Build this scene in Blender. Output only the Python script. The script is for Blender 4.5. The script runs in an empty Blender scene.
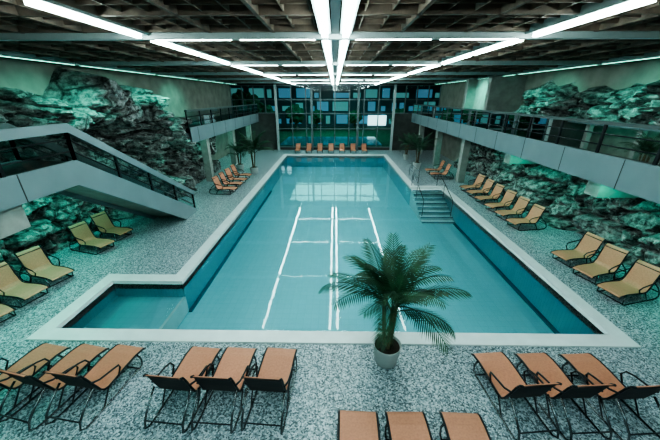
import bpy, math, random, bmesh
from mathutils import Vector, Matrix, noise
random.seed(7)
sc = bpy.context.scene
COL = sc.collection
try:
    sc.view_settings.view_transform = 'AgX'
    sc.view_settings.look = 'AgX - High Contrast'
    sc.view_settings.exposure = 0.05
except Exception as ex:
    print(ex)

# ---------------------------------------------------------------- materials
def new_mat(name):
    m = bpy.data.materials.new(name); m.use_nodes = True
    nt = m.node_tree
    return m, nt, nt.nodes['Principled BSDF']
def pmat(name, col, rough=0.5, metal=0.0, noise_amt=0.0, scale=5.0, bump=0.0, emis=None, es=0.0):
    m, nt, b = new_mat(name)
    b.inputs['Base Color'].default_value = (*col, 1)
    b.inputs['Roughness'].default_value = rough
    b.inputs['Metallic'].default_value = metal
    if emis:
        b.inputs['Emission Color'].default_value = (*emis, 1)
        b.inputs['Emission Strength'].default_value = es
    if noise_amt > 0 or bump > 0:
        tc = nt.nodes.new('ShaderNodeTexCoord')
        n = nt.nodes.new('ShaderNodeTexNoise'); n.inputs['Scale'].default_value = scale
        n.inputs['Detail'].default_value = 6
        nt.links.new(tc.outputs['Object'], n.inputs['Vector'])
        r = nt.nodes.new('ShaderNodeValToRGB')
        r.color_ramp.elements[0].position = 0.3; r.color_ramp.elements[1].position = 0.7
        r.color_ramp.elements[0].color = (*[c*(1-noise_amt) for c in col], 1)
        r.color_ramp.elements[1].color = (*[min(1, c*(1+noise_amt)) for c in col], 1)
        nt.links.new(n.outputs['Fac'], r.inputs['Fac'])
        nt.links.new(r.outputs['Color'], b.inputs['Base Color'])
        if bump > 0:
            bp = nt.nodes.new('ShaderNodeBump'); bp.inputs['Strength'].default_value = bump
            bp.inputs['Distance'].default_value = 0.05
            nt.links.new(n.outputs['Fac'], bp.inputs['Height'])
            nt.links.new(bp.outputs['Normal'], b.inputs['Normal'])
    return m

def deck_material():
    m, nt, b = new_mat('pebble_mosaic')
    tc = nt.nodes.new('ShaderNodeTexCoord')
    v = nt.nodes.new('ShaderNodeTexVoronoi'); v.inputs['Scale'].default_value = 38
    nt.links.new(tc.outputs['Object'], v.inputs['Vector'])
    sep = nt.nodes.new('ShaderNodeSeparateColor')
    nt.links.new(v.outputs['Color'], sep.inputs['Color'])
    r = nt.nodes.new('ShaderNodeValToRGB'); r.color_ramp.interpolation = 'CONSTANT'
    e = r.color_ramp.elements
    e[0].position = 0; e[0].color = (0.075, 0.11, 0.125, 1)
    e[1].position = 0.20; e[1].color = (0.18, 0.24, 0.265, 1)
    x = e.new(0.42); x.color = (0.33, 0.40, 0.43, 1)
    x = e.new(0.70); x.color = (0.55, 0.62, 0.655, 1)
    nt.links.new(sep.outputs[0], r.inputs['Fac'])
    v2 = nt.nodes.new('ShaderNodeTexVoronoi'); v2.feature = 'DISTANCE_TO_EDGE'; v2.inputs['Scale'].default_value = 38
    nt.links.new(tc.outputs['Object'], v2.inputs['Vector'])
    r2 = nt.nodes.new('ShaderNodeValToRGB')
    r2.color_ramp.elements[0].color = (0.6, 0.6, 0.6, 1); r2.color_ramp.elements[1].position = 0.08
    nt.links.new(v2.outputs['Distance'], r2.inputs['Fac'])
    mx = nt.nodes.new('ShaderNodeMix'); mx.data_type = 'RGBA'; mx.blend_type = 'MULTIPLY'
    mx.inputs[0].default_value = 1
    nt.links.new(r.outputs['Color'], mx.inputs[6]); nt.links.new(r2.outputs['Color'], mx.inputs[7])
    nt.links.new(mx.outputs[2], b.inputs['Base Color'])
    b.inputs['Roughness'].default_value = 0.34
    return m

def tile_material(name, c1, c2, mortar, scale=4.0, rough=0.3):
    m, nt, b = new_mat(name)
    tc = nt.nodes.new('ShaderNodeTexCoord')
    br = nt.nodes.new('ShaderNodeTexBrick'); br.offset = 0
    br.inputs['Scale'].default_value = scale
    br.inputs['Brick Width'].default_value = 0.5; br.inputs['Row Height'].default_value = 0.5
    br.inputs['Mortar Size'].default_value = 0.012
    br.inputs['Color1'].default_value = (*c1, 1); br.inputs['Color2'].default_value = (*c2, 1)
    br.inputs['Mortar'].default_value = (*mortar, 1)
    nt.links.new(tc.outputs['Object'], br.inputs['Vector'])
    nt.links.new(br.outputs['Color'], b.inputs['Base Color'])
    b.inputs['Roughness'].default_value = rough
    return m

def water_material():
    m = bpy.data.materials.new('pool_water'); m.use_nodes = True
    nt = m.node_tree; nt.nodes.clear()
    out = nt.nodes.new('ShaderNodeOutputMaterial')
    tr = nt.nodes.new('ShaderNodeBsdfTransparent'); tr.inputs[0].default_value = (0.78, 0.97, 0.98, 1)
    gl = nt.nodes.new('ShaderNodeBsdfGlossy'); gl.inputs['Roughness'].default_value = 0.03
    fr = nt.nodes.new('ShaderNodeFresnel'); fr.inputs['IOR'].default_value = 1.46
    mix = nt.nodes.new('ShaderNodeMixShader')
    tc = nt.nodes.new('ShaderNodeTexCoord')
    n = nt.nodes.new('ShaderNodeTexNoise'); n.inputs['Scale'].default_value = 1.2; n.inputs['Detail'].default_value = 3
    bp = nt.nodes.new('ShaderNodeBump'); bp.inputs['Strength'].default_value = 0.05; bp.inputs['Distance'].default_value = 0.05
    nt.links.new(tc.outputs['Object'], n.inputs['Vector'])
    nt.links.new(n.outputs['Fac'], bp.inputs['Height'])
    nt.links.new(bp.outputs['Normal'], gl.inputs['Normal'])
    nt.links.new(fr.outputs[0], mix.inputs[0]); nt.links.new(tr.outputs[0], mix.inputs[1]); nt.links.new(gl.outputs[0], mix.inputs[2])
    nt.links.new(mix.outputs[0], out.inputs[0])
    return m

def glass_material(name='window_glass', tint=(0.8,0.95,0.95)):
    m = bpy.data.materials.new(name); m.use_nodes = True
    nt = m.node_tree; nt.nodes.clear()
    out = nt.nodes.new('ShaderNodeOutputMaterial')
    tr = nt.nodes.new('ShaderNodeBsdfTransparent'); tr.inputs[0].default_value = (*tint, 1)
    gl = nt.nodes.new('ShaderNodeBsdfGlossy'); gl.inputs['Roughness'].default_value = 0.02
    fr = nt.nodes.new('ShaderNodeFresnel'); fr.inputs['IOR'].default_value = 1.5
    mix = nt.nodes.new('ShaderNodeMixShader')
    nt.links.new(fr.outputs[0], mix.inputs[0]); nt.links.new(tr.outputs[0], mix.inputs[1]); nt.links.new(gl.outputs[0], mix.inputs[2])
    nt.links.new(mix.outputs[0], out.inputs[0])
    return m

def rock_material():
    m, nt, b = new_mat('rock')
    tc = nt.nodes.new('ShaderNodeTexCoord')
    n = nt.nodes.new('ShaderNodeTexNoise'); n.inputs['Scale'].default_value = 3.5; n.inputs['Detail'].default_value = 10
    n.inputs['Roughness'].default_value = 0.75
    nt.links.new(tc.outputs['Object'], n.inputs['Vector'])
    r = nt.nodes.new('ShaderNodeValToRGB')
    r.color_ramp.elements[0].position = 0.40; r.color_ramp.elements[0].color = (0.03, 0.036, 0.036, 1)
    r.color_ramp.elements[1].position = 0.64; r.color_ramp.elements[1].color = (0.42, 0.43, 0.42, 1)
    nt.links.new(n.outputs['Fac'], r.inputs['Fac'])
    v = nt.nodes.new('ShaderNodeTexVoronoi'); v.feature = 'DISTANCE_TO_EDGE'; v.inputs['Scale'].default_value = 0.9
    wn = nt.nodes.new('ShaderNodeMix'); wn.data_type = 'RGBA'; wn.inputs[0].default_value = 0.25
    nt.links.new(tc.outputs['Object'], wn.inputs[6]); nt.links.new(n.outputs['Color'], wn.inputs[7])
    nt.links.new(wn.outputs[2], v.inputs['Vector'])
    r2 = nt.nodes.new('ShaderNodeValToRGB'); r2.color_ramp.elements[0].color = (0.12,0.12,0.12,1); r2.color_ramp.elements[1].position = 0.05
    nt.links.new(v.outputs['Distance'], r2.inputs['Fac'])
    mx = nt.nodes.new('ShaderNodeMix'); mx.data_type = 'RGBA'; mx.blend_type = 'MULTIPLY'; mx.inputs[0].default_value = 1
    nt.links.new(r.outputs['Color'], mx.inputs[6]); nt.links.new(r2.outputs['Color'], mx.inputs[7])
    nt.links.new(mx.outputs[2], b.inputs['Base Color'])
    bp = nt.nodes.new('ShaderNodeBump'); bp.inputs['Strength'].default_value = 1.0; bp.inputs['Distance'].default_value = 0.07
    nt.links.new(n.outputs['Fac'], bp.inputs['Height']); nt.links.new(bp.outputs['Normal'], b.inputs['Normal'])
    b.inputs['Roughness'].default_value = 0.42
    return m

M = {}
M['deck'] = deck_material()
M['coping'] = pmat('white_coping', (0.68, 0.75, 0.75), 0.35, noise_amt=0.05, scale=3)
M['poolfloor'] = tile_material('pool_floor_tile', (0.36, 0.64, 0.70), (0.38, 0.66, 0.72), (0.32, 0.59, 0.65), 2.0)
M['poolwall'] = tile_material('pool_wall_tile', (0.33, 0.56, 0.64), (0.35, 0.59, 0.67), (0.22, 0.44, 0.52), 4.0)
M['darktile'] = pmat('dark_blue_tile', (0.04, 0.16, 0.22), 0.3)
M['water'] = water_material()
M['glass'] = glass_material()
M['smoke'] = glass_material('smoked_glass', (0.60,0.68,0.68))
M['rock'] = rock_material()
M['plaster'] = pmat('plaster', (0.21, 0.21, 0.185), 0.8, noise_amt=0.2, scale=1.5, bump=0.1)
M['concrete'] = pmat('concrete', (0.28, 0.30, 0.28), 0.8, noise_amt=0.15, scale=3, bump=0.15)
M['darkwall'] = pmat('dark_wall', (0.07, 0.075, 0.07), 0.8, noise_amt=0.2, scale=2)
M['galfloor'] = pmat('gallery_floor', (0.08, 0.09, 0.09), 0.6, noise_amt=0.15, scale=6)
M['ceil'] = pmat('dark_ceiling', (0.010, 0.009, 0.008), 0.9)
M['lattice'] = pmat('lattice_slat', (0.21, 0.15, 0.12), 0.7, noise_amt=0.4, scale=3)
M['beam'] = pmat('pale_metal_beam', (0.40, 0.46, 0.46), 0.4, noise_amt=0.05)
M['fascia'] = pmat('fascia_metal', (0.20, 0.26, 0.28), 0.4, 0.15, noise_amt=0.06, scale=1.2)
M['joint'] = pmat('fascia_joint', (0.03, 0.035, 0.035), 0.6)
M['dark'] = pmat('dark_metal', (0.03, 0.035, 0.04), 0.35, 0.6)
M['frame'] = pmat('window_frame', (0.16, 0.20, 0.21), 0.4, 0.3)
M['railcap'] = pmat('rail_cap', (0.10, 0.13, 0.13), 0.35, 0.4)
M['steel'] = pmat('steel_tube', (0.20, 0.22, 0.23), 0.25, 0.9)
M['sling'] = pmat('tan_sling', (0.52, 0.225, 0.14), 0.65, noise_amt=0.10, scale=30)
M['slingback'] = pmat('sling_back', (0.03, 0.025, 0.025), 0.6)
M['leaf'] = pmat('palm_leaf', (0.018, 0.065, 0.028), 0.5, noise_amt=0.5, scale=4)
M['trunk'] = pmat('palm_trunk', (0.12, 0.09, 0.05), 0.8, noise_amt=0.3, scale=15, bump=0.4)
M['pot'] = pmat('glazed_pot', (0.40, 0.43, 0.42), 0.35, noise_amt=0.06, scale=4)
M['soil'] = pmat('soil', (0.03, 0.02, 0.015), 0.95, noise_amt=0.3, scale=30)
M['emi'] = pmat('lamp_diffuser', (0.9, 0.95, 0.93), 0.4, emis=(0.76, 1.0, 0.96), es=32)
M['emi_teal'] = pmat('teal_lamp_diffuser', (0.9, 0.95, 0.93), 0.4, emis=(0.30, 1.0, 0.75), es=3.2)
M['emi_thin'] = pmat('lamp_diffuser_thin', (0.9, 0.95, 0.93), 0.4, emis=(0.80, 1.0, 0.97), es=26.0)
M['grass'] = pmat('night_lawn', (0.03, 0.10, 0.05), 0.9, noise_amt=0.4, scale=2)
M['facade'] = pmat('outdoor_facade', (0.08, 0.13, 0.15), 0.8)
M['winblue'] = pmat('lit_window_blue', (0.1, 0.3, 0.4), 0.5, emis=(0.16, 0.34, 0.50), es=0.4)
M['winteal'] = pmat('lit_window_teal', (0.1, 0.3, 0.3), 0.5, emis=(0.16, 0.42, 0.42), es=0.4)
M['winpanelwhite'] = pmat('lit_window_panel_white', (0.8, 0.8, 0.8), 0.5, emis=(0.7, 0.95, 1.0), es=1.6)
M['outwater'] = pmat('outdoor_water', (0.03, 0.12, 0.15), 0.1, emis=(0.05, 0.30, 0.36), es=0.15)  # faint emission in the water itself stands in for the pool's lighting
M['bush'] = pmat('bush', (0.04, 0.12, 0.06), 0.8, noise_amt=0.5, scale=8)

# ---------------------------------------------------------------- mesh builder
class MB:
    def __init__(s): s.v = []; s.f = []; s.m = []; s.mats = []; s.smooth = []
    def mi(s, key):
        if key not in s.mats: s.mats.append(key)
        return s.mats.index(key)
    def face(s, pts, key, smooth=False):
        i = len(s.v); s.v += [tuple(p) for p in pts]
        s.f.append(tuple(range(i, i+len(pts)))); s.m.append(s.mi(key)); s.smooth.append(smooth)
    def box(s, x0, x1, y0, y1, z0, z1, key):
        if x0 > x1: x0, x1 = x1, x0
        i = len(s.v)
        s.v += [(x0,y0,z0),(x1,y0,z0),(x1,y1,z0),(x0,y1,z0),(x0,y0,z1),(x1,y0,z1),(x1,y1,z1),(x0,y1,z1)]
        for q in ((3,2,1,0),(4,5,6,7),(0,1,5,4),(1,2,6,5),(2,3,7,6),(3,0,4,7)):
            s.f.append(tuple(i+k for k in q)); s.m.append(s.mi(key)); s.smooth.append(False)
    def prism(s, poly, x0, x1, key):
        n = len(poly); i = len(s.v)
        s.v += [(x0,p[0],p[1]) for p in poly] + [(x1,p[0],p[1]) for p in poly]
        k = s.mi(key)
        s.f.append(tuple(range(i, i+n))); s.f.append(tuple(range(i+2*n-1, i+n-1, -1)))
        s.m += [k, k]; s.smooth += [False, False]
        for a in range(n):
            b = (a+1) % n
            s.f.append((i+a, i+n+a, i+n+b, i+b)); s.m.append(k); s.smooth.append(False)
    def tube(s, pts, r, key, n=8, closed=False):
        pts = [Vector(p) for p in pts]; rings = []
        rr = r if isinstance(r, (list, tuple)) else [r]*len(pts)
        k = s.mi(key)
        for a, p in enumerate(pts):
            if closed: d = pts[(a+1) % len(pts)] - pts[a-1]
            else: d = pts[min(a+1, len(pts)-1)] - pts[max(a-1, 0)]
            d.normalize()
            up = Vector((0,0,1)) if abs(d.z) < 0.9 else Vector((1,0,0))
            u = d.cross(up).normalized(); w = u.cross(d)
            base = len(s.v)
            for j in range(n):
                t = 2*math.pi*j/n
                s.v.append(tuple(p + (u*math.cos(t)+w*math.sin(t))*rr[a]))
            rings.append(base)
        L = len(rings)
        for a in range(L if closed else L-1):
            b = (a+1) % L
            for j in range(n):
                j2 = (j+1) % n
                s.f.append((rings[a]+j, rings[a]+j2, rings[b]+j2, rings[b]+j)); s.m.append(k); s.smooth.append(True)
        if not closed:
            s.f.append(tuple(rings[0]+j for j in reversed(range(n)))); s.f.append(tuple(rings[-1]+j for j in range(n)))
            s.m += [k, k]; s.smooth += [False, False]
    def lathe(s, prof, cx, cy, key, n=28):
        k = s.mi(key); rings = []
        for r, z in prof:
            rings.append(len(s.v))
            for j in range(n):
                t = 2*math.pi*j/n
                s.v.append((cx+r*math.cos(t), cy+r*math.sin(t), z))
        for a in range(len(rings)-1):
            for j in range(n):
                j2 = (j+1) % n
                s.f.append((rings[a]+j, rings[a]+j2, rings[a+1]+j2, rings[a+1]+j)); s.m.append(k); s.smooth.append(True)
    def mesh(s, name):
        me = bpy.data.meshes.new(name); me.from_pydata(s.v, [], s.f)
        for key in s.mats: me.materials.append(M[key])
        me.polygons.foreach_set('material_index', s.m)
        me.polygons.foreach_set('use_smooth', s.smooth)
        me.update(); return me
    def obj(s, name, loc=(0,0,0), rot=(0,0,0)):
        o = bpy.data.objects.new(name, s.mesh(name)); o.location = loc; o.rotation_euler = rot
        COL.objects.link(o); return o
def boxobj(name, x0, x1, y0, y1, z0, z1, key):
    b = MB(); b.box(x0, x1, y0, y1, z0, z1, key); return b.obj(name)

XL, XR, YN, YF, ZC = -11.2, 11.2, -4.0, 34.0, 7.25
GZ = 3.9   # gallery floor level

# ---------------------------------------------------------------- floor, pool
PX = [(-7.3,5.82),(7.07,5.82),(7.07,19.0),(5.1,19.0),(5.1,30.8),(-5.0,30.8),(-5.0,8.02),(-7.3,8.02)]
b = MB()
for x0,x1,y0,y1 in ((XL,XR,YN,5.82),(XL,-7.3,5.82,8.02),(XL,-5.0,8.02,YF),(7.07,XR,5.82,19),(5.1,XR,19,YF),(-5.0,5.1,30.8,YF)):
    b.box(x0,x1,y0,y1,-0.3,0,'deck')
b.obj('floor')
b = MB()
def offs(poly, d):
    n = len(poly); out = []
    for i in range(n):
        p0 = Vector(poly[i-1]); p1 = Vector(poly[i]); p2 = Vector(poly[(i+1) % n])
        d1 = (p1-p0).normalized(); d2 = (p2-p1).normalized()
        n1 = Vector((d1.y, -d1.x)); n2 = Vector((d2.y, -d2.x))
        out.append(p1 + (n1+n2)*d)
    return out
inn = offs(PX, -0.03); outp = offs(PX, 0.36)
n = len(PX)
for i in range(n):
    j = (i+1) % n
    a, c, d, e = inn[i], inn[j], outp[j], outp[i]
    b.face([(a.x,a.y,.035),(e.x,e.y,.035),(d.x,d.y,.035),(c.x,c.y,.035)], 'coping')
    b.face([(e.x,e.y,.035),(e.x,e.y,-.02),(d.x,d.y,-.02),(d.x,d.y,.035)], 'coping')
    b.face([(a.x,a.y,.035),(c.x,c.y,.035),(c.x,c.y,-.09),(a.x,a.y,-.09)], 'coping')
b.obj('pool_coping')
b = MB()
for i in range(n):
    j = (i+1) % n
    a = PX[i]; c = PX[j]
    b.face([(a[0],a[1],0),(c[0],c[1],0),(c[0],c[1],-1.4),(a[0],a[1],-1.4)], 'poolwall')
b.face([(-7.5,5.6,-1.25),(7.3,5.6,-1.25),(7.3,31,-1.25),(-7.5,31,-1.25)], 'poolfloor')
b.box(-7.3,-5.0,5.82,8.02,-1.25,-0.62,'poolfloor')
b.box(-5.06,-4.98,5.82,8.02,-1.2,-0.60,'coping')
b.box(-5.0,-4.88,8.02,22,-1.25,-1.20,'darktile')
b.box(6.93,7.07,5.82,16,-1.25,-1.20,'darktile')
b.obj('swimming_pool_basin')
b = MB()
b.face([(p[0],p[1],-0.11) for p in PX], 'water')
b.obj('pool_water')
b = MB()
for i in range(8):
    b.box(5.12,7.05,19-0.4*(i+1),19-0.4*i,-1.24,0.02-0.155*(i+0.6),'coping')
    b.box(5.13,7.04,19-0.4*(i+1)-.004,19-0.4*(i+1)+0.07,0.0-0.155*(i+0.6),0.024-0.155*(i+0.6),'darktile')
b.obj('pool_stairs')
for i, x in enumerate((5.25, 6.95)):
    b = MB()
    pts = [(x,19.4,0.0),(x,19.4,0.75),(x,19.3,0.87),(x,19.1,0.9),(x,16.6,0.05),(x,16.4,-0.05),(x,16.4,-1.1)]
    b.tube(pts, 0.022, 'steel'); b.tube([(x,18.0,0.52),(x,18.0,-0.4)],0.018,'steel')
    b.obj('pool_handrail')
b = MB()
for y0 in (19.7, 21.0, 22.3):
    b.tube([(5.75,y0,0),(5.75,y0,0.95)],0.022,'steel')
b.tube([(5.75,19.7,0.95),(5.75,22.3,0.95)],0.022,'steel'); b.tube([(5.75,19.7,0.5),(5.75,22.3,0.5)],0.018,'steel')
b.obj('deck_guard_rail')

# ---------------------------------------------------------------- room shell
boxobj('wall_left', XL-0.3, XL, YN, YF, -0.3, ZC, 'plaster')
boxobj('wall_right', XR, XR+0.3, YN, YF, -0.3, ZC, 'plaster')
boxobj('wall_near', XL-.3, XR+.3, YN-0.3, YN, -0.3, ZC, 'plaster')
boxobj('ceiling', XL-.3, XR+.3, YN-.3, YF+.3, ZC, ZC+0.25, 'ceil')
b = MB()
b.box(XL, -6.3, YF, YF+0.3, -0.3, GZ, 'darkwall'); b.box(6.3, XR, YF, YF+0.3, -0.3, GZ, 'darkwall')
b.box(XL, XR, YF, YF+0.3, 6.75, ZC, 'darkwall')
b.box(-6.3, 6.3, YF, YF+0.3, -0.3, 0.25, 'darkwall')
b.obj('wall_far')
b = MB()
xs = [-6.3+1.575*i for i in range(9)]
for x in xs: b.box(x-0.05,x+0.05,YF+0.05,YF+0.2,0.25,6.75,'frame')
for z in (0.3,2.3,3.9,5.3,6.7): b.box(-6.3,6.3,YF+0.06,YF+0.19,z-0.05,z+0.05,'frame')
b.face([(-6.3,YF+.12,.25),(6.3,YF+.12,.25),(6.3,YF+.12,6.75),(-6.3,YF+.12,6.75)],'glass')
b.obj('window_1')
for nm, x0, x1 in (('window_2',XL,-6.35),('window_3',6.35,XR)):
    b = MB()
    for i in range(5):
        x = x0+(x1-x0)*i/4; b.box(x-0.05,x+0.05,YF+0.05,YF+0.2,GZ,6.75,'frame')
    for z in (GZ+.05,5.3,6.7): b.box(x0,x1,YF+0.06,YF+0.19,z-0.045,z+0.045,'frame')
    b.face([(x0,YF+.12,GZ),(x1,YF+.12,GZ),(x1,YF+.12,6.75),(x0,YF+.12,6.75)],'glass')
    b.obj(nm)
for x in (-6.3,-2.5,2.5,6.3):
    boxobj('column', x-0.12, x+0.12, YF-0.5, YF-0.26, 0, 6.76, 'beam' if abs(x) > 3 else 'frame')

# ceiling lattice
b = MB()
sp = 0.46
i = 0; x = XL+0.2
while x < XR:
    if i % 3 == 0: b.box(x-0.035, x+0.035, YN, YF, 6.88, 7.15, 'lattice')
    else: b.box(x-0.013, x+0.013, YN, YF, 6.93, 7.05, 'lattice')
    x += sp; i += 1
i = 0; y = YN+0.3
while y < YF:
    if i % 3 == 0: b.box(XL, XR, y-0.035, y+0.035, 6.88, 7.15, 'lattice')
    else: b.box(XL, XR, y-0.013, y+0.013, 6.93, 7.05, 'lattice')
    y += sp; i += 1
b.obj('ceiling_lattice')
crossY = [1.8, 7.5, 13.2, 18.9, 24.6, 30.3]
for y in crossY:
    b = MB(); b.box(XL,XR,y-0.07,y+0.07,6.76,6.98,'beam')
    for x0,x1 in ((-4.0,-2.3),(-2.1,-0.45),(0.45,2.1),(2.3,4.0)): b.box(x0,x1,y-0.018,y+0.018,6.75,6.762,'emi_thin')
    b.obj('ceiling_cross_beam')
def seg(b, x, hw, z, key):
    yb = [YN+.1]+crossY+[YF-.1]
    for a, c in zip(yb[:-1], yb[1:]):
        nn = 2
        for k in range(nn):
            s0 = a+0.12+(c-a-0.24)*k/nn; s1 = a+0.12+(c-a-0.24)*(k+1)/nn
            b.box(x-hw,x+hw,s0+0.13,s1-0.13,z-0.07,z,key)
for x in (-4.2, 4.2):
    b = MB(); b.box(x-0.12,x+0.12,YN,YF,6.83,6.99,'beam'); seg(b, x, 0.05, 6.83, 'emi'); b.obj('ceiling_strip_light')
b = MB(); b.box(-0.34,-0.10,YN,YF,6.83,6.99,'beam'); b.box(0.10,0.34,YN,YF,6.83,6.99,'beam'); b.box(-0.08,0.08,YN,YF,6.86,7.0,'dark')
seg(b,-0.22,0.06,6.83,'emi'); seg(b,0.22,0.06,6.83,'emi')
b.obj('ceiling_strip_light')
for x in (-10.5, 10.5):
    b = MB(); b.box(x-0.10,x+0.10,YN,YF,6.78,6.95,'beam'); b.box(x-0.03,x+0.03,YN+.2,YF-.2,6.77,6.78,'emi_teal'); b.obj('wall_wash_fixture')

def area(name, loc, sx, sy, power, col, rot=(0,0,0)):
    l = bpy.data.lights.new(name, 'AREA'); l.shape = 'RECTANGLE'; l.size = sx; l.size_y = sy
    l.energy = power; l.color = col
    o = bpy.data.objects.new(name, l); o.location = loc; o.rotation_euler = rot; COL.objects.link(o); return o
def spot(name, loc, target, power, col, ang=70, blend=0.6):
    l = bpy.data.lights.new(name, 'SPOT'); l.energy = power; l.color = col
    l.spot_size = math.radians(ang); l.spot_blend = blend; l.shadow_soft_size = 0.06
    o = bpy.data.objects.new(name, l); o.location = loc
    o.rotation_euler = (Vector(target)-Vector(loc)).to_track_quat('-Z','Y').to_euler(); COL.objects.link(o); return o
TE = (0.08, 1.0, 0.70)
TS = (0.16, 1.0, 0.74)
for y in (2,6.5,11,15.5,21):
    spot('rock_spotlight', (-8.0,y,6.6), (-10.8,y+0.6,4.0), 520, TS, 90, 0.9)
    spot('rock_spotlight', (8.2,y,6.6), (10.8,y+0.6,4.4), 420, TS, 90, 0.9)
spot('rock_spotlight', (-7.6,17.0,3.6), (-9.8,14.5,1.2), 380, TE, 90)
for y in (3.5,6.5,9.2,12,14.5,17.5,20.5,24):
    spot('under_gallery_spotlight', (8.75,y,3.5), (10.4,y,0.4), 150, TE, 125, 1.0)

# ---------------------------------------------------------------- galleries
def railing(b, path, h=0.98, glass=True):
    for a, c in zip(path[:-1], path[1:]):
        a = Vector(a); c = Vector(c); L = (c-a).length; nn = max(1, round(L/1.9))
        for i in range(nn+1):
            p = a.lerp(c, i/nn)
            b.box(p.x-0.03,p.x+0.03,p.y-0.04,p.y+0.04,p.z-0.1,p.z+h-.08,'dark')
        for zz in (0.30,0.62):
            b.tube([a+Vector((0,0,zz)), c+Vector((0,0,zz))], 0.02, 'dark', n=6)
        b.face([a+Vector((0,0,.06)), c+Vector((0,0,.06)), c+Vector((0,0,h-.08)), a+Vector((0,0,h-.08))], 'smoke')
def gallery(name, side, x_in, y0, y1):
    b = MB()
    xo = (XR-.01)*side
    b.box((x_in+.1)*side, xo, y0, y1, GZ-0.25, GZ, 'galfloor')
    b.box(x_in*side-0.02*side, x_in*side+0.10*side, y0, y1, 3.05, GZ+0.03, 'fascia')
    y = y0+1.0
    while y < y1:
        b.box(x_in*side-0.026*side, x_in*side-0.018*side, y-0.012, y+0.012, 3.05, GZ+0.03, 'joint'); y += 2.4
    b.box(x_in*side, xo, y0, y0+0.1, 3.3, GZ+0.02, 'fascia')
    b.obj(name)
    b = MB()
    xx = (x_in+0.08)*side
    railing(b, [(xx,y0,GZ),(xx,y1,GZ)])
    b.box(xx-0.07, xx+0.07, y0, y1, GZ+0.90, GZ+1.0, 'railcap')
    b.obj('gallery_railing')
gallery('gallery_slab', 1, 8.4, 0.4, YF)
gallery('gallery_slab', -1, 8.4, 17.6, YF)
b = MB(); b.box(XL, XR, YN, 0.4, GZ-0.3, GZ, 'galfloor'); b.box(-7.3, 8.4, 0.3, 0.4, 3.3, GZ, 'fascia'); b.obj('gallery_slab')
b = MB()
XS, XI = -7.3, -9.0
b.box(XI, XS-.1, 0.4, 8.3, GZ-0.25, GZ, 'galfloor')
prof = [(0.4,GZ+.05),(8.2,GZ+.05),(14.5,0.12),(14.5,0.0),(13.3,0.0),(8.0,3.28),(0.4,3.28)]
b.prism(prof, XS-0.10, XS, 'fascia'); b.prism(prof, XI, XI+0.08, 'fascia')
for y in (1.5,4.0,6.5): b.box(XS,XS+0.006,y-0.012,y+0.012,3.28,GZ+.05,'joint')
ns = 23; rise = GZ/ns; run = 6.2/ns
for i in range(ns):
    zt = GZ-rise*(i+1)
    b.box(XI+0.08, XS-0.10, 8.2+run*i, 8.2+run*(i+1)+0.03, zt-0.05 if zt > .06 else 0.0, max(zt, .02), 'concrete')
b.prism([(8.2,3.5),(14.2,-0.0),(13.6,0.0),(8.2,3.35)], XI+0.08, XS-0.1, 'concrete')
b.obj('staircase')
for x in (XS-0.05, XI+0.04):
    b = MB()
    railing(b, [(x,0.4,GZ),(x,8.2,GZ),(x,14.4,0.08)])
    b.prism([(0.4,GZ+1.04),(8.25,GZ+1.04),(14.55,1.08),(14.55,0.84),(8.2,GZ+0.80),(0.4,GZ+0.80)], x-0.06, x+0.06, 'railcap' if x < -8 else 'fascia')
    b.obj('stair_railing')
for y in (4.6, 10.0, 15.5): boxobj('concrete_bracket', 9.0, XR-.01, y-0.28, y+0.28, 2.4, 3.64, 'concrete')
for y in (6.2,): boxobj('concrete_bracket', XL+.01, -7.6, y-0.4, y+0.4, 2.6, 3.27, 'concrete')
for y in (20.5, 26, 31.5):
    boxobj('column', 8.7, 9.15, y-0.22, y+0.22, 0, 3.64, 'concrete')
    boxobj('column', -9.15, -8.7, y-0.22, y+0.22, 0, 3.64, 'concrete')
b = MB(); b.box(9.2, XR, 19.2, 19.6, GZ, 6.7, 'concrete'); b.box(9.2,XR,22.5,22.9,GZ,6.7,'concrete'); b.box(9.8,10.1,19.6,22.5,GZ,6.7,'concrete'); b.obj('wall_gallery_niche')
area('under_gallery_light', (-9.6,25.5,3.55), 0.12, 15, 120, TS)
area('under_stair_light', (-9.4,6.0,3.2), 0.12, 9, 210, TS)
area('under_gallery_light', (0,-0.3,3.5), 18, 0.3, 130, (0.6,0.98,1.0), rot=(math.radians(35),0,0))  # unseen fill added under the near gallery to brighten the foreground deck

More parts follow.
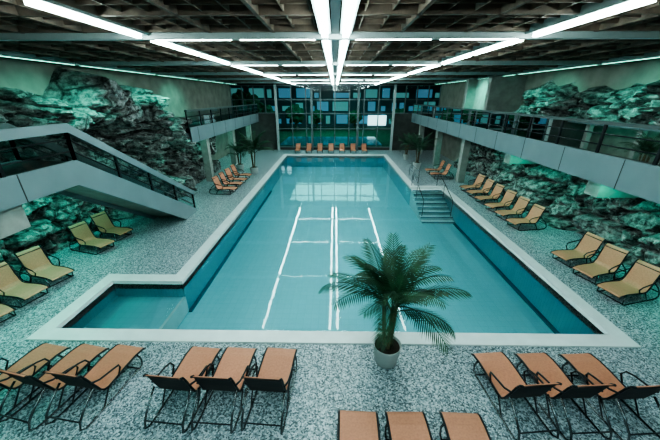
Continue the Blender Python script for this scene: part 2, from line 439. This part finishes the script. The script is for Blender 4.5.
# ---------------------------------------------------------------- rock faces
def h3(p):
    v = math.sin(p.x*12.9898+p.y*78.233+p.z*37.719)*43758.5453
    return v-math.floor(v)
def blocky(p, sc_, tilt=1.6):
    q = Vector((p.x*sc_, p.y*sc_*0.8, p.z*sc_*1.25))
    q += noise.noise_vector(q*0.7)*0.25
    d, pts = noise.voronoi(q)
    c = pts[0]; a = h3(c)
    t = Vector((h3(c+Vector((1,0,0)))-.5, h3(c+Vector((0,1,0)))-.5, h3(c+Vector((0,0,1)))-.5))
    edge = min(1.0, (d[1]-d[0])*6)
    return a + (q-c).dot(t)*tilt - (1-edge)*0.6
def sm(a, b_, x): t = max(0, min(1, (x-a)/(b_-a))); return t*t*(3-2*t)
def rock_face(name, side, y0, y1, depth, top, cap, res=0.07):
    xw = XR if side > 0 else XL
    ny = int((y1-y0)/res); nz = int(6.7/res)
    vs = []; fs = []
    for i in range(ny+1):
        y = y0+(y1-y0)*i/ny
        tp = top(y)
        for j in range(nz+1):
            z = 6.7*j/nz
            p = Vector((side*3.1, y, z))
            v = 0.66*blocky(p, 0.62) + 0.34*blocky(p+Vector((9,3,5)), 1.5) + 0.15*blocky(p+Vector((1,7,5)), 3.4)+0.04*noise.noise(p*7)
            e = min(1, (y-y0)/0.8, (y1-y)/0.8, max(-0.3, (tp-z)/0.5))
            d = depth(y, z)*(0.28+v)*max(e, 0)**0.6 - (0.15 if e <= 0 else 0)
            if e < 1: d = d*1.0 - (1-e)*0.15
            c = cap(y, z)
            if d > c*0.8: d = c*0.8 + (c*0.2)*(1-math.exp(-(d-c*0.8)/(c*0.2)))
            vs.append((xw - side*d, y+0.15*noise.noise(p*1.7)*min(1,max(e,0)), z))
    for i in range(ny):
        for j in range(nz):
            a = i*(nz+1)+j
            fs.append((a, a+1, a+nz+2, a+nz+1) if side < 0 else (a, a+nz+1, a+nz+2, a+1))
    me = bpy.data.meshes.new(name); me.from_pydata(vs, [], fs); me.materials.append(M['rock']); me.update()
    o = bpy.data.objects.new(name, me); COL.objects.link(o); return o
def dl(y, z):
    base = 0.8
    if z > 4: base = 0.9 + 1.1*sm(4,4.8,z)
    return base + 1.5*sm(12.2,15.5,y)*(1-sm(3.0,6,z)*0.5)
def topl(y):
    t = 5.9+0.9*noise.noise(Vector((y*0.8,3,1)))+0.4*math.sin(y*0.55)
    return t if y < 17.6 else t+(3.7-t)*min(1,(y-17.6)/0.8)
rock_face('rock_wall', -1, 1.0, 25.0, dl, topl,
          lambda y, z: (0.85 if z < 1.3 and y < 12.3 else 2.1) if y < 14.8 else (3.2 if y < 17.8 else 1.7))
def dr(y, z):
    return 0.9 if z < 3.5 else 1.3
def topr(y):
    t = 6.0+1.2*noise.noise(Vector((y*0.8,8,1)))
    return t if y < 18.2 else t+(3.6-t)*min(1,(y-18.2)/0.8)
rock_face('rock_wall', 1, 1.0, 26.0, dr, topr, lambda y, z: 1.2 if z < 1.3 else 2.0)

# ---------------------------------------------------------------- loungers
def lounger_mesh():
    b = MB()
    prof = [(0.86,0.31),(0.80,0.345),(0.6,0.37),(0.35,0.36),(0.1,0.335),(-0.08,0.325),(-0.16,0.35),(-0.22,0.43),(-0.30,0.66),(-0.37,0.88),(-0.42,1.0),(-0.47,1.04)]
    w = 0.31
    for (y0,z0),(y1,z1) in zip(prof[:-1],prof[1:]):
        b.face([(-w,y0,z0),(-w,y1,z1),(w,y1,z1),(w,y0,z0)],'sling',True)
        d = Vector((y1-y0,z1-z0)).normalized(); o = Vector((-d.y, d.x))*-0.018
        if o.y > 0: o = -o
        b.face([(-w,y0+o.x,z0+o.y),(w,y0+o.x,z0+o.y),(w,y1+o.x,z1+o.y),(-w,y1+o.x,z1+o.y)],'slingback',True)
    for s in (-1,1):
        x = s*(w+0.012)
        b.tube([(x,y,z-0.008) for y,z in prof], 0.021, 'dark', n=8)
        xx = s*(w+0.03)
        arc = [(xx,0.62,0.35),(xx,0.68,0.18),(xx,0.66,0.05),(xx,0.58,0.018),(xx,0.1,0.018),(xx,-0.45,0.018),(xx,-0.66,0.03),(xx,-0.74,0.10),(xx,-0.70,0.24),(xx,-0.55,0.42),(xx,-0.33,0.60)]
        b.tube(arc, 0.019, 'steel', n=8)
        arm = [(xx,-0.34,0.72),(xx+s*.03,-0.2,0.66),(xx+s*.04,0.05,0.62),(xx+s*.03,0.18,0.58),(xx,0.22,0.48),(xx,0.14,0.34)]
        b.tube(arm, 0.018, 'dark', n=8)
        b.tube([(xx,-0.1,0.32),(xx,-0.3,0.02)],0.015,'dark',n=6)
    for y,z in ((0.62,0.33),(-0.1,0.30),(-0.70,0.24),(0.58,0.018),(-0.40,0.95)):
        b.tube([(-w-.03,y,z),(w+.03,y,z)],0.014,'dark',n=6)
    return b.mesh('lounge_chair')
LM = lounger_mesh()
def lounger(x, y, rz, s=1.0):
    o = bpy.data.objects.new('lounge_chair', LM); o.location = (x,y,0); o.rotation_euler = (0,0,math.radians(rz)); o.scale = (s,s,s)
    COL.objects.link(o)
for x in (-6.5,-5.62,-4.75): lounger(x, 4.12, random.uniform(-12,-6), 1.05)
for x in (-2.95,-2.12,-1.22): lounger(x, 4.10, random.uniform(-5,-1), 1.05)
for x in (0.42,1.3,2.25): lounger(x, 2.68, random.uniform(-2,3), 1.05)
for x in (3.5,4.42,5.4): lounger(x, 4.05, random.uniform(3,8), 1.05)
for y in (7.5,8.55,9.5): lounger(8.9, y, 90+random.uniform(10,20))
for y in (12.6,13.7,14.8,16.0,17.1,18.2): lounger(8.9, y, 90+random.uniform(8,16))
for y in (6.2,7.1,8.1): lounger(-9.5, y, -90+random.uniform(-20,-10))
for y in (10.2,11.3): lounger(-9.6, y, -90+random.uniform(-16,-8))
for y in (17.6,18.7,19.8,21.0): lounger(-7.0, y, -90+random.uniform(-12,0))
for y in (21.5,22.8): lounger(8.0, y, 90)
for x in (-4,-2.8,-1.6,-0.4,0.8,2.0,3.2): lounger(x, 32.4, 180, 0.85)

# ---------------------------------------------------------------- palms
def palm(name, x, y, crown, L, nf, seed, potr=0.3, stations=26, stems=3, spread=0.16):
    rnd = random.Random(seed); b = MB()
    ph = 0.52*potr/0.3
    b.lathe([(0.0,0.0),(potr*0.72,0.0),(potr*0.80,0.03),(potr*0.97,ph*0.6),(potr*1.0,ph*0.92),(potr*1.05,ph),(potr*0.98,ph),(potr*0.92,ph*0.9)],0,0,'pot')
    b.lathe([(potr*0.93,ph*0.9),(0.0,ph*0.93)],0,0,'soil')
    tops = []
    for s in range(stems):
        a = 2*math.pi*s/stems+0.5; r0 = 0.07 if stems > 1 else 0
        top = Vector((math.cos(a)*spread*(stems>1), math.sin(a)*spread*(stems>1), crown*rnd.uniform(0.85,1.05)))
        base = Vector((math.cos(a)*r0, math.sin(a)*r0, ph*0.8))
        pts = [base.lerp(top, t/6)+Vector((0,0,0)) for t in range(7)]
        b.tube(pts, [0.05,0.045,0.04,0.04,0.038,0.04,0.03], 'trunk', n=8); tops.append(top)
    for f in range(nf):
        o = tops[f % stems]
        az = 2*math.pi*(f*0.618)+rnd.uniform(-.2,.2)
        u = f/nf
        el = math.radians(86-50*u+rnd.uniform(-8,8)); droop = math.radians(48+46*u+rnd.uniform(-10,15))
        LL = L*rnd.uniform(0.85,1.1)
        pts = [o.copy()]; dirs = []; N = 16
        for i in range(N):
            t = i/N; e = el - droop*t**1.3
            d = Vector((math.cos(az)*math.cos(e), math.sin(az)*math.cos(e), math.sin(e)))
            dirs.append(d); pts.append(pts[-1]+d*LL/N)
        dirs.append(dirs[-1])
        b.tube(pts, [0.013*(1-0.8*i/N)+0.003 for i in range(N+1)], 'leaf', n=5)
        side = Vector((-math.sin(az), math.cos(az), 0))
        for k in range(stations):
            t = 0.20+0.80*k/(stations-1); ft = t*N; i = min(int(ft), N-1)
            p = pts[i].lerp(pts[i+1], ft-i); d = dirs[i]; nrm = side.cross(d).normalized()
            ll = LL*0.28*(math.sin(math.pi*(0.12+0.80*t))**0.8)*rnd.uniform(0.85,1.1)
            for sg in (-1,1):
                ld = (side*sg*0.80 + d*(0.6+0.5*t) + nrm*(-0.22)*(1 if nrm.z > 0 else -1)).normalized()
                wv = d*0.016*(L/1.4)
                m1 = p+ld*ll*0.5+Vector((0,0,-0.01)); tip = p+ld*ll+Vector((0,0,-0.12*ll))
                b.face([p-wv*.6, m1-wv, tip, m1+wv, p+wv*.6], 'leaf')
    return b.obj(name, (x,y,0))
palm('potted_palm', 1.2, 4.98, 1.65, 1.52, 30, 3, potr=0.30, stations=26)
palm('potted_palm', -6.3, 22.6, 1.6, 1.9, 22, 5, potr=0.32, stations=20)
palm('potted_palm', -7.7, 23.6, 1.3, 1.3, 18, 6, potr=0.32, stations=18)
palm('potted_palm', 6.9, 24.6, 1.6, 1.7, 20, 8, potr=0.32, stations=18)
palm('potted_palm', 6.9, 28.6, 1.4, 1.4, 16, 10, potr=0.3, stations=16)

# ---------------------------------------------------------------- outdoors
boxobj('ground_outdoor', -45, 45, YF+0.35, 90, -0.5, -0.1, 'grass')
boxobj('outdoor_pool', -7, 6, 38, 46, -0.1, 0.0, 'outwater')
b = MB(); b.box(-34,34,62,70,-0.1,13,'facade')
rnd = random.Random(11)
for j in range(5):
    x = -31
    while x < 31:
        wd = rnd.choice((1.2,1.8,2.6,3.4)); q = rnd.random()
        if q < 0.85: b.box(x,x+wd-.35,61.9,62,0.6+2.4*j,0.6+2.4*j+rnd.choice((0.9,1.5,1.7)),'winblue' if q < .48 else ('winteal' if q < .74 else 'winpanelwhite' if wd < 2 else 'winteal'))
        x += wd+rnd.uniform(0,1.2)
b.box(6.6,10.2,61.6,61.85,0.3,2.2,'winpanelwhite')  # added glowing panel, stands in for a bright white patch beyond the glass
b.obj('outdoor_building')
for x,y,r in ((-11,47,1.6),(-7,55,1.5),(-3.2,56,1.1),(3.6,56,1.1),(10.5,50,1.3),(-15,52,2.4)):
    me = bpy.data.meshes.new('tree')
    bm = bmesh.new(); bmesh.ops.create_icosphere(bm, subdivisions=4, radius=r)
    for v in bm.verts: v.co += v.co.normalized()*0.5*noise.noise(v.co*1.6+Vector((x,y,0)))*r + v.co.normalized()*0.2*noise.noise(v.co*5)*r; v.co.z += r*1.3+0.8
    bmesh.ops.create_cone(bm, segments=10, radius1=0.2, radius2=0.12, depth=r+1.2, matrix=Matrix.Translation((0,0,(r+1.2)/2-0.1)), cap_ends=True)
    bm.to_mesh(me); bm.free(); me.materials.append(M['bush'])
    o = bpy.data.objects.new('tree', me); o.location = (x,y,0); COL.objects.link(o)
area('garden_light', (0,48,9), 14, 10, 1300, (0.35,1,0.9))

# world
w = bpy.data.worlds.new('night'); sc.world = w; w.use_nodes = True
bg = w.node_tree.nodes['Background']; bg.inputs[0].default_value = (0.03,0.12,0.16,1); bg.inputs[1].default_value = 0.15

# camera
cd = bpy.data.cameras.new('camera'); cd.lens = 16; cd.sensor_width = 36; cd.clip_end = 200
co = bpy.data.objects.new('camera', cd); COL.objects.link(co)
co.location = (0,0,5.6); co.rotation_euler = (math.radians(90-22.8),0,math.radians(0.9))
sc.camera = co
